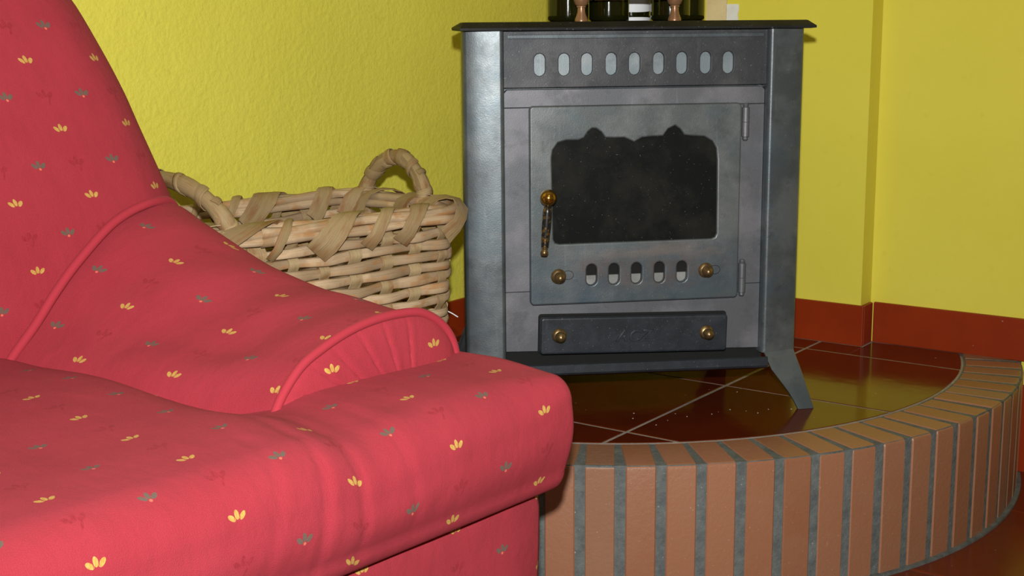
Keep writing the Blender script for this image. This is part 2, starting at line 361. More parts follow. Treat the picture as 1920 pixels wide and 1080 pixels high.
# ------------------------------------------------------------------ setting: walls, floor, hearth
YAW = -0.62581866
du = Vector((cos(YAW), sin(YAW), 0)); dv = Vector((-sin(YAW), cos(YAW), 0))
def UV(u, v, z=0.0): return du*u + dv*v + Vector((0, 0, z))
def uvbox(name, u0, u1, v0, v1, z0, z1, mat, parent=None, bev=0.0):
    bm = box_bm(u0, u1, v0, v1, z0, z1, bev); bmesh.ops.transform(bm, matrix=Matrix.Rotation(YAW, 4, 'Z'), verts=bm.verts)
    return from_bm(name, bm, mat, parent)
FL = -HEARTH; TOP = 2.25
UL, VR, VR2, US = -2.03, 3.0175, 3.079, -1.179
UMAX, VMIN = 1.9, -1.6
tag(uvbox('wall_left', UL-0.12, UL, VMIN, VR2+0.2, FL, TOP, MAT['wall_rough']), kind='structure')
tag(uvbox('wall_right', UL, UMAX, VR2, VR2+0.12, FL, TOP, MAT['wall_smooth']), kind='structure')
tag(uvbox('wall_corner', UL, US, VR, VR2, FL, TOP, MAT['wall_smooth']), kind='structure')
tag(uvbox('wall_front', UMAX, UMAX+0.12, VMIN, VR2+0.12, FL, TOP, MAT['white']), kind='structure')
tag(uvbox('wall_back', UL-0.12, UMAX+0.12, VMIN-0.12, VMIN, FL, TOP, MAT['white']), kind='structure')
tag(uvbox('ceiling', UL-0.12, UMAX+0.12, VMIN-0.12, VR2+0.12, TOP, TOP+0.1, MAT['white']), kind='structure')
# bare plaster strip and chip on the right wall just above the stove
bm = prism_bm([(-1.595, 0.10), (-1.541, 0.10), (-1.5413, 0.746), (-1.5402, 0.758), (-1.5418, 0.77), (-1.5405, 0.79), (-1.541, 1.5), (-1.595, 1.5)], VR-0.004, VR, 'y')
bmesh.ops.transform(bm, matrix=Matrix.Rotation(YAW, 4, 'Z'), verts=bm.verts); tag(from_bm('trim_1', bm, MAT['cream']), kind='structure')
bm = prism_bm([(-1.541, 0.70), (-1.514, 0.70), (-1.5105, 0.752), (-1.512, 0.762), (-1.509, 0.776), (-1.510, 0.7862), (-1.541, 0.7865)], VR-0.002, VR, 'y')
bmesh.ops.transform(bm, matrix=Matrix.Rotation(YAW, 4, 'Z'), verts=bm.verts); tag(from_bm('trim_2', bm, MAT['whitepatch']), kind='structure')

# floor
flo_ = tag(uvbox('floor', UL-0.12, UMAX+0.12, VMIN-0.12, VR2+0.12, FL-0.1, FL-0.003, MAT['grout']), kind='structure')
TF = 0.4207; ftm = None
HC = (-1.7031, 2.7265); RO, RW = 0.9449, 0.1223; RI = RO - RW
for i in range(-12, 6):
    for j in range(-11, 2):
        u0 = -0.93 + i*TF; v0 = 2.8027 + (j-1)*TF
        u1, v1 = u0+TF, v0+TF
        if u1 <= UL or u0 >= UMAX or v1 <= VMIN or v0 >= VR2: continue
        cu_, cv_ = max(u0, UL), max(v0, VMIN); du_, dv_ = min(u1, UMAX), min(v1, VR2)
        if du_-cu_ < 0.02 or dv_-cv_ < 0.02: continue
        if max(math.hypot(a-HC[0], b-HC[1]) for a in (cu_, du_) for b in (cv_, dv_)) < RO-0.1: continue
        full = (du_-cu_ > TF-1e-6 and dv_-cv_ > TF-1e-6)
        if full and ftm is not None:
            o = bpy.data.objects.new('floor_tile', ftm); C.objects.link(o); o.parent = flo_
        else:
            W_, H_ = du_-cu_-0.006, dv_-cv_-0.006
            o = from_bm('floor_tile', box_bm(-W_/2, W_/2, -H_/2, H_/2, -0.008, 0, 0.0015, 1), MAT['floor_tile'], flo_)
            if full: ftm = o.data
        o.location = UV((cu_+du_)/2, (cv_+dv_)/2, FL); o.rotation_euler = (0, 0, YAW)

# skirting tiles: one mesh per tile, under each baseboard run
def skirting(name, pieces, zs):
    root = None
    for k, (u0, u1, v0, v1, z0) in enumerate(pieces):
        bm = box_bm(u0, u1, v0, v1, z0-0.0015, z0+(zs if z0 == 0 else 0.2), 0.003, 2); bmesh.ops.transform(bm, matrix=Matrix.Rotation(YAW, 4, 'Z'), verts=bm.verts)
        if root is None:
            uu0 = min(p[0] for p in pieces); uu1 = max(p[1] for p in pieces); vv0 = min(p[2] for p in pieces); vv1 = max(p[3] for p in pieces)
            root = tag(empty(name, (0, 0, 0)), kind='structure')
        from_bm('skirting_tile', bm, MAT['skirt_tile'], root)
T = 0.010
skirting('baseboard_right', [(UL+T, -1.59, VR-T, VR, 0), (-1.588, US+T, VR-T, VR, 0), (US, US+T, VR, VR2-T, 0), (US+T, -0.815, VR2-T, VR2, 0)]
         + [(-0.818+k*0.4, -0.820+(k+1)*0.4, VR2-T, VR2, FL) for k in range(6)], 0.095)
skirting('baseboard_left', [(UL, UL+T, 2.62-k*0.4, 3.018-k*0.4, 0) for k in range(2)] + [(UL, UL+T, VR-1.2-(k+1)*0.4, VR-1.202-k*0.4, FL) for k in range(8)], 0.089)

# hearth
hearth = tag(empty('hearth', UV(HC[0], HC[1], FL)), 'quarter-round raised hearth edged with upright terracotta bricks, dark glazed tiles on top', 'hearth')
HL = UV(HC[0], HC[1], FL)
def arc(r, a0, a1, n): return [(HC[0] + r*cos(a0+(a1-a0)*k/n), HC[1] + r*sin(a0+(a1-a0)*k/n)) for k in range(n+1)]
def uvprism(name, poly, z0, z1, mat, bev=0.0):
    bm = prism_bm(poly, z0, z1, 'z', 0); 
    if bev: bevel(bm, bev, 1, [e for e in bm.edges if all(abs(v.co.z-z1) < 1e-6 for v in e.verts)])
    bmesh.ops.transform(bm, matrix=Matrix.Translation(-HL) @ Matrix.Rotation(YAW, 4, 'Z'), verts=bm.verts)
    return from_bm(name, bm, mat, hearth)
AL = -math.acos((UL-HC[0])/(RO-0.005)) ; AR = math.asin((VR2-HC[1])/(RO-0.005))
e_ = 0.0015
core = [q for q in arc(RO-0.0022, AL, AR, 60) if q[0] > UL+e_ and q[1] < VR2-e_] + [(HC[0]+0.878, VR2-e_), (US+e_, VR2-e_), (US+e_, VR-e_), (UL+e_, VR-e_), (UL+e_, HC[1]-0.875)]
uvprism("mortar_bed", core, FL, -0.0018, MAT['mortar'])
A2L = -math.acos((UL-HC[0])/(RI-0.003)); A2R = math.asin((VR2-HC[1])/(RI-0.003))
uvprism('base_grout', arc(RO+0.009, AL, AR, 60)[1:-1] + arc(RO-0.02, AR-0.02, AL+0.02, 60), FL, FL+0.005, MAT['mortar'])
uvprism('grout_bed', [q for q in arc(RI-0.002, A2L, A2R, 48) if q[0] > UL+e_ and q[1] < VR2-e_] + [(US+e_, VR2-e_), (US+e_, VR-e_), (UL+e_, VR-e_)], -0.006, -0.0010, MAT['grout'])
# tile field clipped to the hearth outline
def clip(poly, f):
    out = []
    for a, b in zip(poly, poly[1:]+poly[:1]):
        fa, fb = f(a), f(b)
        if fa >= 0: out.append(a)
        if fa*fb < 0: t = fa/(fa-fb); out.append((a[0]+(b[0]-a[0])*t, a[1]+(b[1]-a[1])*t))
    return out
a0, b0, s = -1.26964, 2.11532, 0.400643
for i in range(-3, 2):
    for j in range(-2, 4):
        g = 0.0033
        u0, u1, v0, v1 = a0+i*s+g, a0+(i+1)*s-g, b0+j*s+g, b0+(j+1)*s-g
        p = [(u0, v0), (u1, v0), (u1, v1), (u0, v1)]
        p = clip(p, lambda q: q[0]-(UL+0.012))
        p = clip(p, lambda q: (VR2-0.015)-q[1]) if p else p
        if p and max(q[0] for q in p) > US and False: pass
        for k in range(48):
            th = A2L + (A2R+0.25-A2L)*(k+0.5)/48; nx, ny = cos(th), sin(th)
            if p: p = clip(p, lambda q: (RI-0.007) - ((q[0]-HC[0])*nx + (q[1]-HC[1])*ny))
        pr = [p]
        if p and max(q[1] for q in p) > VR-0.015:      # the pier stands in front of the recess
            pa = clip(p, lambda q: (VR-0.015)-q[1]); pr = [pa]
            if max(q[0] for q in p) > US+0.02:
                pr = [clip(p, lambda q: q[0]-(US+0.014)), clip(pa, lambda q: (US+0.014)-q[0])]
        for q in pr:
            if len(q) < 3: continue
            ar = abs(sum(a[0]*b[1]-b[0]*a[1] for a, b in zip(q, q[1:]+q[:1])))/2
            if ar < 0.0006: continue
            cl = []
            for a in q:
                if not cl or math.dist(a, cl[-1]) > 0.004: cl.append(a)
            if math.dist(cl[0], cl[-1]) < 0.004: cl.pop()
            if len(cl) > 2: uvprism('hearth_tile', cl, -0.008, 0.0, MAT['hearth_tile'], 0.0012)
# upright bricks
bm = box_bm(RO-RW, RO, -0.0264, 0.0264, 0.0, HEARTH-0.001)
bevel(bm, 0.009, 3, [e for e in bm.edges if all(v.co.z > 0.2 and v.co.x > RO-0.01 for v in e.verts)])
bevel(bm, 0.0022, 1, [e for e in bm.edges if e.is_manifold and e.calc_face_angle(0) > 1.0])
first = from_bm('brick', bm, MAT['brick'], hearth)
for k in range(-12, 20):
    ang = radians(-94.1 + 4.285*k)
    th = ang - YAW
    if th >= AR - 0.035 and th < AR + 0.06:          # last brick, cut against the wall
        q = [(HC[0]+r_*cos(th)-t_*sin(th), HC[1]+r_*sin(th)+t_*cos(th)) for r_, t_ in ((RO-RW, -0.027), (RO, -0.027), (RO, 0.027), (RO-RW, 0.027))]
        q = clip(q, lambda a: (VR2-0.004)-a[1])
        if len(q) > 2: uvprism('brick', q, FL+0.001, 0.0, MAT['brick'], 0.004)
        continue
    if not (AL + 0.035 < th < AR - 0.035): continue
    o = first if first is not None and k == 0 else bpy.data.objects.new('brick', first.data)
    if o is not first: C.objects.link(o); o.parent = hearth
    jr = random.uniform(-0.0012, 0.0012)
    o.location = (cos(ang)*jr, sin(ang)*jr, random.uniform(-0.0008, 0.0008)+0.0008); o.rotation_euler = (0, 0, ang + radians(random.uniform(-0.06, 0.06)))

# ------------------------------------------------------------------ stove
SY = YAW + pi/4
SO = Vector((0.2394, 2.5934, 0.0))
stove = tag(empty('wood_stove', SO, SY), 'blue-grey steel wood stove with dark scalloped window standing on the tiled hearth', 'stove')
def part(name, bm, mat, parent=stove, smooth=30): return from_bm(name, bm, mat, parent, smooth)
part('body', prism_bm([(-0.312, 0.034), (0.312, 0.034), (0.284, 0.37), (-0.284, 0.37)], 0.108, 0.7325, 'z', 0.006), MAT['steel'])
# corner posts, folded sheet turned a little outward
for sx in (-1, 1):
    prof = [(0.2525, 0.030), (0.2530, 0.008), (0.2562, 0.0015), (0.2625, -0.001), (0.300, 0.0062), (0.3215, 0.0118), (0.3265, 0.0165), (0.328, 0.022), (0.3265, 0.052), (0.30, 0.052), (0.30, 0.030)]
    if sx < 0: prof = [(-x, y) for x, y in prof][::-1]
    part('corner_post', prism_bm(prof, 0.106, 0.7335, 'z'), MAT['steel'], smooth=50)
# vent panel with nine slots over bright backing sheet
def slot(cx, cz, w_, h_, n=6):
    r = w_/2; return [(cx + r*cos(t), cz + (h_/2-r) + r*sin(t)) for t in [pi*k/n for k in range(n+1)]] + [(cx - r*cos(t), cz - (h_/2-r) - r*sin(t)) for t in [pi*k/n for k in range(n+1)]]
vx = [-0.1847, -0.1386, -0.0953, -0.0489, -0.0043, 0.0422, 0.0872, 0.1335, 0.178]
plate_from_outline('vent_panel', rrect(-0.254, 0.254, 0.6285, 0.7335, 0.003), [slot(x, 0.671, 0.0212, 0.0415) for x in vx], 0.014, 0.022, 0.0016, MAT['steel_dark'], stove)
part('slot_backing', box_bm(-0.235, 0.235, 0.0245, 0.027, 0.638, 0.715), MAT['backing'])
part('top_strip', box_bm(-0.245, 0.246, 0.0105, 0.0145, 0.7185, 0.7255, 0.001), MAT['steel'])
# front frame: rail, two stiles, sill
part('frame_rail', prism_bm([(-0.2525, 0.5925), (0.2525, 0.5925), (0.2525, 0.619), (0.246, 0.6255), (-0.246, 0.6255), (-0.2525, 0.619)], 0.0175, 0.034, 'y', 0.001, 1), MAT['steel_frame'])
for sx in (-1, 1):
    x0, x1 = (-0.2525, -0.196) if sx < 0 else (0.194, 0.2525)
    part('frame_stile', box_bm(x0, x1, 0.0175, 0.034, 0.2435, 0.5918, 0.0008, 1), MAT['steel_frame'])
part('frame_sill', prism_bm([(-0.2525, 0.127), (0.2525, 0.113), (0.2525, 0.2428), (-0.2525, 0.2428)], 0.0175, 0.034, 'y', 0.0008, 1), MAT['steel_frame'])
part('ash_recess', box_bm(-0.264, 0.264, 0.0300, 0.0338, 0.086, 0.128), MAT['soot'])  # flat black panel standing in for the shade inside the opening
# door with scalloped window and five slots
win = [(-0.1646, 0.4989), (-0.1619, 0.5137), (-0.1524, 0.5266), (-0.1372, 0.5307), (-0.1143, 0.5306), (-0.1028, 0.5348), (-0.0952, 0.5459), (-0.0876, 0.5521), (-0.0799, 0.5519), (-0.0703, 0.5454), (-0.0626, 0.5347), (-0.0452, 0.5336), (-0.026, 0.534), (-0.0066, 0.5253), (0.0089, 0.5332), (0.0321, 0.535), (0.0496, 0.5354), (0.0592, 0.5484), (0.0728, 0.5545), (0.0826, 0.5479), (0.0906, 0.5364), (0.1063, 0.5342), (0.1299, 0.5329), (0.1459, 0.5239), (0.154, 0.5104), (0.1565, 0.4875), (0.158, 0.3465), (0.155, 0.3395), (0.1475, 0.3368), (-0.1509, 0.3358), (-0.1585, 0.3385), (-0.1615, 0.3455)]
sx_ = [-0.0878, -0.0439, 0.0004, 0.0456, 0.0901]
door = plate_from_outline('door', rrect(-0.2065, 0.203, 0.2185, 0.5955, 0.008), [win] + [slot(x, 0.2742, 0.0195, 0.0405) for x in sx_], 0.002, 0.017, 0.0035, MAT['steel_door'], stove, 3)
plate_from_outline('window_pane', rrect(-0.172, 0.166, 0.325, 0.565, 0.01), [], 0.0065, 0.0115, 0.0004, MAT['soot_glass'], door)
part('slot_cavity', box_bm(-0.115, 0.115, 0.0164, 0.0172, 0.248, 0.302), MAT['soot'], door)
part('vent_slider', box_bm(-0.108, 0.108, 0.0125, 0.0160, 0.246, 0.2715, 0.0008, 1), MAT['grate'], door)
RX = Matrix.Rotation(radians(90), 4, 'X')      # lathe axis z -> -y (towards the viewer)
def knob(name, x, z, y, parent, prof, mat=None):
    bm = lathe_bm(prof, 24); bmesh.ops.transform(bm, matrix=Matrix.Translation((x, y, z)) @ RX, verts=bm.verts); return part(name, bm, mat or MAT['brass'], parent, 45)
kp = [(0.0142, 0), (0.0148, 0.0015), (0.0135, 0.004), (0.0095, 0.006), (0.0085, 0.010), (0.0105, 0.0135), (0.0112, 0.017), (0.0098, 0.0205), (0.0065, 0.0225), (0.0055, 0.0245), (0.003, 0.026), (0, 0.0263)]
knob('air_knob', -0.1525, 0.2735, 0.0025, door, kp); knob('air_knob', 0.1370, 0.2752, 0.0025, door, kp)
for x in (-0.146, 0.1435):
    part('knob_slot', tube_bm([(x + 0.0225*t - 0.004 + 0.004*cos(a) if False else x + 0.012 + 0.0105*cos(a)*1.0, 0.0018, 0.2755 + 0.0085*sin(a)) for a in [2*pi*k/20 for k in range(20)] for t in (0,)], 0.0005, 5, closed=True), MAT['soot'], door)
# handle: brass ball on a stem, shaft hanging with small end ball
bm = lathe_bm([(0.006, 0), (0.006, 0.016), (0.009, 0.018), (0.0135, 0.024), (0.0158, 0.032), (0.0152, 0.039), (0.0115, 0.045), (0.006, 0.0485), (0, 0.0495)], 28)
bmesh.ops.transform(bm, matrix=Matrix.Translation((-0.1775, 0.004, 0.4285)) @ RX, verts=bm.verts); part('handle_ball', bm, MAT['brass_bright'], door, 60)
hb = lathe_bm([(0.0055, 0.000), (0.0075, -0.003), (0.0058, -0.0055), (0.0078, -0.008), (0.0086, -0.014), (0.0087, -0.040), (0.0078, -0.064), (0.0070, -0.079), (0, -0.0792)], 20)
hm = Matrix.Translation((-0.1785, -0.030, 0.4155)) @ Matrix.Rotation(radians(4.5), 4, 'Y')
bmesh.ops.transform(hb, matrix=hm, verts=hb.verts); part('handle_shaft', hb, MAT['worn'], door, 45)
hb = lathe_bm([(0.0042, -0.078), (0.0062, -0.0815), (0.0045, -0.0835), (0.0072, -0.088), (0.0075, -0.0915), (0.0055, -0.096), (0, -0.0972)], 20)
bmesh.ops.transform(hb, matrix=hm, verts=hb.verts); part('handle_tip', hb, MAT['brass'], door, 60)
for z0, z1 in ((0.5225, 0.5945), (0.2195, 0.2935)):
    h = z1-z0; pr = [(0, 0), (0.004, 0.001), (0.0058, 0.004), (0.0048, 0.007), (0.0074, 0.0085), (0.0074, h*0.5-0.0006), (0.0066, h*0.5), (0.0074, h*0.5+0.0006), (0.0074, h-0.0085), (0.0048, h-0.007), (0.0058, h-0.004), (0.004, h-0.001), (0, h)]
    bm = lathe_bm(pr, 20); bmesh.ops.transform(bm, matrix=Matrix.Translation((0.2125, 0.0085, z0)), verts=bm.verts); part('hinge', bm, MAT['steel_frame'], stove, 40)
# ash drawer, hanging slightly askew, with raised letters
drw = plate_from_outline('ash_drawer', rrect(-0.1878, 0.1822, -0.0362, 0.0362, 0.006), [], -0.002, 0.017, 0.004, MAT['drawer_iron'], stove, 3)
plate_from_outline('drawer_gap', rrect(-0.1900, 0.1842, -0.0375, 0.0400, 0.006), [], 0.0158, 0.0180, 0.0003, MAT['soot'], drw)  # black plate painting the recess shadow round the drawer edge
drw.location = (0, 0, 0.1545); drw.rotation_euler = (0, radians(1.3), 0)
kd = [(0.0135, 0), (0.0142, 0.0015), (0.0125, 0.0045), (0.0085, 0.006), (0.0072, 0.011), (0.0092, 0.0145), (0.0104, 0.0185), (0.0092, 0.0225), (0.0055, 0.0255), (0.002, 0.0268), (0, 0.0269)]
knob('drawer_knob', -0.1525, 0.0015, -0.002, drw, kd); knob('drawer_knob', 0.1395, 0.0015, -0.002, drw, kd)
tc = bpy.data.curves.new('letters', 'FONT'); tc.body = 'ACZ'; tc.size = 0.031; tc.shear = 0.32; tc.extrude = 0.0026; tc.bevel_depth = 0.0009; tc.space_character = 1.12
t = bpy.data.objects.new('letters', tc); C.objects.link(t); dg = bpy.context.evaluated_depsgraph_get(); dg.update()
me = bpy.data.meshes.new_from_object(t.evaluated_get(dg)); bpy.data.objects.remove(t, do_unlink=True)
for v in me.vertices: x, z, d = v.co; v.co = (x - 0.040, -0.002 - d*0.8, z - 0.012)
me.materials.clear(); link('raised_letters', me, MAT['drawer_iron'], drw)
# base tray with front lip
trp = [(0.036, 0.0895), (-0.034, 0.0925), (-0.0350, 0.1095), (-0.0385, 0.1110), (-0.0420, 0.1095), (-0.0432, 0.0945), (-0.041, 0.0905), (-0.034, 0.0865), (0.036, 0.0835)]
tr = bmesh.new(); ra = [tr.verts.new((-0.2515, y, z + 0.0022)) for y, z in trp]; rb = [tr.verts.new((0.2520, y, z - 0.0030)) for y, z in trp]
tr.faces.new(ra); tr.faces.new(rb[::-1])
for k in range(len(trp)): tr.faces.new([ra[k], ra[(k+1) % len(trp)], rb[(k+1) % len(trp)], rb[k]])
part('base_tray', tr, MAT['drawer_iron'])
# top plate: bevelled octagon
bm = bmesh.new()
def oct_(i, z): return [bm.verts.new(p) for p in ((-0.337+i*0.6, -0.022+i, z), (0.337-i*0.6, -0.022+i, z), (0.356-i, 0.03+i*0.2, z), (0.318-i, 0.35, z), (0.28-i, 0.395-i, z), (-0.28+i, 0.395-i, z), (-0.308+i, 0.35, z), (-0.345+i, 0.03+i*0.2, z))]
rings = [oct_(0.012, 0.7332), oct_(0.0, 0.7345), oct_(0.0, 0.7385), oct_(0.018, 0.7485), oct_(0.022, 0.749)]
bm.faces.new(rings[0]); bm.faces.new(rings[-1])
for a, c in zip(rings, rings[1:]):
    for k in range(8): bm.faces.new([a[k], a[(k+1) % 8], c[(k+1) % 8], c[k]])
part('top_plate', bm, MAT['black_iron'])
# splayed legs
fr = [0, .215, .51, .74, .89, 1.0]; fo = [0, .35, .57, .73, .865, 1.0]; zz = [0.1085, 0.075, 0.051, 0.032, 0.0154, 0.0006]
for sx in (-1, 1):
    for back in (0, 1):
        bm = bmesh.new(); rows = []
        for a, b_, z in zip(fr, fo, zz):
            xi, xo = 0.2583+0.0572*a, 0.3240+0.0255*b_
            f = 1 - z/0.1085; y0 = -0.0005 - 0.046*f; k = 0.30 if back else 0.0
            yo = 0.010 - 0.055*f
            pts = [(xi, y0), (xo-0.003, yo), (xo, yo+0.004), (xo-0.004, yo+0.018), (xo-0.012, yo+0.016), (xi, y0+0.008)]
            if back: pts = [(x-0.034, 0.372-y-0.01) for x, y in pts]
            rows.append([bm.verts.new((sx*x, y, z)) for x, y in pts])
        for A_, B_ in zip(rows, rows[1:]):
            for k in range(6): bm.faces.new([A_[k], A_[(k+1) % 6], B_[(k+1) % 6], B_[k]])
        bm.faces.new(rows[0]); bm.faces.new(rows[-1][::-1]); part('leg', bm, MAT['steel'], stove, 50)

# crumbs of ash dropped on the tiles in front of the stove
MAT['ash'] = simple('pale_ash', c4(0.62, 0.58, 0.52), 0.9)
bm = bmesh.new(); rs = random.Random(3)
for x, y in [(0.352, 2.71), (0.295, 2.53), (0.23, 2.545), (0.40, 2.585), (0.455, 2.59), (0.475, 2.575), (0.335, 2.555), (0.27, 2.50), (0.425, 2.60), (0.50, 2.60), (0.235, 2.58), (0.385, 2.57), (0.315, 2.575), (0.46, 2.73), (0.545, 2.60)]:
    r = rs.uniform(0.0005, 0.0013); m_ = Matrix.Translation((x-0.37, y-2.58, r*0.4)) @ Matrix.Rotation(rs.uniform(0, 3), 4, 'Z') @ Matrix.Diagonal((1.8, 1.0, 0.5, 1))
    bmesh.ops.create_icosphere(bm, subdivisions=1, radius=r, matrix=m_)
o = tag(from_bm('ash_crumbs', bm, MAT['ash'], None, 180), 'pale ash crumbs scattered on the dark tiles in front of the stove', 'ash', kind='stuff'); o.location = (0.37, 2.58, 0.0)

# ------------------------------------------------------------------ things on the stove
SM = Matrix.Translation(SO) @ Matrix.Rotation(SY, 4, 'Z')
def on_stove(x, y, z=0.749): return SM @ Vector((x, y, z))
def bottle(x, y, r, h, label, lab=False):
    t = tag(empty('wine_bottle', on_stove(x, y), SY + 0.2), label, 'bottle', 'wine bottles on the stove')
    pr = [(0.0, 0.010), (r*0.55, 0.003), (r*0.86, 0.0), (r*0.98, 0.004), (r, 0.012), (r, h*0.60), (r*0.97, h*0.64), (r*0.80, h*0.70), (r*0.52, h*0.755), (r*0.41, h*0.80), (r*0.38, h*0.95), (r*0.43, h*0.955), (r*0.43, h*0.985), (r*0.36, h*0.99), (0, h*0.99)]
    from_bm('glass', lathe_bm(pr, 32), MAT['bottle'], t, 60)
    from_bm('cap', lathe_bm([(r*0.45, h*0.88), (r*0.46, h*1.0), (r*0.40, h*1.004), (0, h*1.004)], 24), MAT['cap'], t, 45)
    if lab:
        for lo, hi, s0, s1 in ((0.0008, 0.0062, 0.0015, 0.0), (0.021, 0.105, 0.0, -0.0035)):
            a_, rows, uvs = radians(-75), [], []
            for k in range(25):
                th = a_ + radians(150)*k/24 - pi/2 - 0.2; m_ = cos((k/24-0.5)*pi)
                z0 = lo + s1*m_; z1 = hi + s0*m_; rr = r+0.0004
                rows.append([(rr*cos(th), rr*sin(th), z0), (rr*cos(th), rr*sin(th), z1), ((rr-0.0008)*cos(th), (rr-0.0008)*sin(th), z1), ((rr-0.0008)*cos(th), (rr-0.0008)*sin(th), z0)]); uvs.append([(0, 0)]*4)
            grid_obj('paper_label', rows, uvs, MAT['label_paper'], t, closed_u=True, caps=True)
    return t
bottle(-0.0935, 0.20, 0.0405, 0.31, 'leftmost dark green wine bottle on the stove top')
bottle(-0.0108, 0.20, 0.0405, 0.31, 'dark green wine bottle second from the left on the stove')
bottle(0.0565, 0.285, 0.0395, 0.30, 'dark bottle with white label seen in the gap between the bottles', True)
bottle(0.1125, 0.19, 0.0395, 0.31, 'dark green wine bottle right of the white-labelled one')
bottle(0.1665, 0.262, 0.0375, 0.30, 'rightmost dark wine bottle, beside the cream strip of wall')
rack = tag(empty('turned_stand', on_stove(0.004, 0.10), SY), 'copper-brown stand with two turned feet in front of the bottles', 'stand')
fp = [(0.0125, 0.0), (0.0128, 0.002), (0.0118, 0.006), (0.0092, 0.012), (0.0076, 0.018), (0.0074, 0.0255), (0.0090, 0.0265), (0.0090, 0.0282), (0.0085, 0.029), (0.0122, 0.032), (0.0146, 0.040), (0.0150, 0.047), (0.0128, 0.056), (0.0085, 0.062), (0.0078, 0.066), (0.0098, 0.068), (0.0085, 0.078), (0.0080, 0.11), (0.0105, 0.118), (0.0122, 0.126), (0.0108, 0.136), (0.005, 0.142), (0, 0.143)]
for x in (-0.092, 0.092):
    bm = lathe_bm(fp, 24); bmesh.ops.transform(bm, matrix=Matrix.Translation((x, 0, 0)), verts=bm.verts); from_bm('turned_post', bm, MAT['copper'], rack, 40)
for z in (0.046, 0.118):
    bm = lathe_bm([(0.0045, -0.088), (0.0068, -0.072), (0.0052, -0.069), (0.0066, -0.066), (0.0066, -0.016), (0.0072, -0.014), (0.0060, 0.0), (0.0068, 0.060), (0.0052, 0.063), (0.0066, 0.066), (0.0045, 0.088)], 18)
    bmesh.ops.transform(bm, matrix=Matrix.Translation((0, 0, z)) @ Matrix.Rotation(radians(90), 4, 'Y'), verts=bm.verts); from_bm('rail', bm, MAT['copper'], rack, 40)

# ------------------------------------------------------------------ wicker basket
BA = radians(41.66); BL, BW, BH = 0.492, 0.338, 0.42
bn = Vector((-sin(BA), cos(BA), 0)); bd = Vector((cos(BA), sin(BA), 0))
NR = Vector((-0.0905, 2.5155, 0)); BC = NR - bd*(BL/2) + bn*(BW/2)
basket = tag(empty('wicker_basket', BC, BA), 'woven cane log basket with two loop handles between the armchair and the stove', 'basket')
def kz(z): q = z/BH; return 0.88 + 0.12*q + 0.02*sin(pi*q)
def peri(s_, L, W_, r):
    """rounded rectangle, s_ in 0..1 -> x, y, nx, ny"""
    segs = [('l', L-2*r), ('a', pi*r/2), ('l', W_-2*r), ('a', pi*r/2)]*2; P_ = sum(q[1] for q in segs); d = (s_ % 1.0)*P_
    cor = [(-L/2+r, -W_/2), (L/2-r, -W_/2+r), (L/2, -W_/2+r), (L/2-r, W_/2-r), (L/2-r, W_/2), (-L/2+r, W_/2-r), (-L/2, W_/2-r), (-L/2+r, -W_/2+r)]
    dirs = [(1, 0), -90, (0, 1), 0, (-1, 0), 90, (0, -1), 180]
    for (k, ln), c_, dd in zip(segs, cor, dirs):
        if d <= ln or (k, ln) is segs[-1]:
            if k == 'l': return (c_[0]+dd[0]*d, c_[1]+dd[1]*d, dd[1], -dd[0])
            a = radians(dd) + d/r; return (c_[0]+r*cos(a), c_[1]+r*sin(a), cos(a), sin(a))
        d -= ln
    return (cor[0][0], cor[0][1], 0, -1)
PER = 2*(BL+BW) - 8*0.055 + 2*pi*0.055
def bpt(s_, z, off=0.0):
    k = kz(z); x, y, nx, ny = peri(s_, BL*k, BW*k, 0.055); return Vector((x+nx*off, y+ny*off, z)), Vector((nx, ny, 0))
NS = 24
def set_tone(o, tones):
    a = o.data.attributes.new('tone', 'FLOAT', 'POINT')
    for i, t_ in enumerate(tones): a.data[i].value = t_
rowz = [0.014 + i*0.0212 for i in range(18)]
for ri, z0 in enumerate(rowz):
    n = NS*8; rows, uvs, tones = [], [], []; hgt = random.uniform(0.0098, 0.0112); seg_t = [random.random() for _ in range(NS)]; ph = random.uniform(0, 1)
    wob = [random.uniform(-0.0022, 0.0022) for _ in range(NS+1)]; wob[-1] = wob[0]
    for i in range(n+1):
        s_ = i/n; q = s_*NS; sgn = cos(pi*(q + ri)); off = 0.0062*sgn
        kk = int(q) % NS; f = q-int(q); zc = z0 + wob[kk]*(1-f) + wob[kk+1]*f + 0.0015*sin(q*1.3+ri)
        p, nn = bpt(s_, zc, off); wd = hgt*(0.92+0.10*sin(q*2.1+ri*1.7)); ring = []
        for a in range(8):
            t_ = 2*pi*a/8; ring.append(tuple(p + nn*(0.0034*cos(t_)) + Vector((0, 0, wd*sin(t_)))))
        rows.append(ring); uvs.append([(s_*PER + ri*3.1, a/8*0.04 + ri*0.37) for a in range(8)])
        tones += [seg_t[int((q+ri % 2 + 0.5)/2) % NS]]*8
    o = grid_obj('weaver', rows, uvs, MAT['straw'], basket, closed_u=True, smooth=180); set_tone(o, tones)
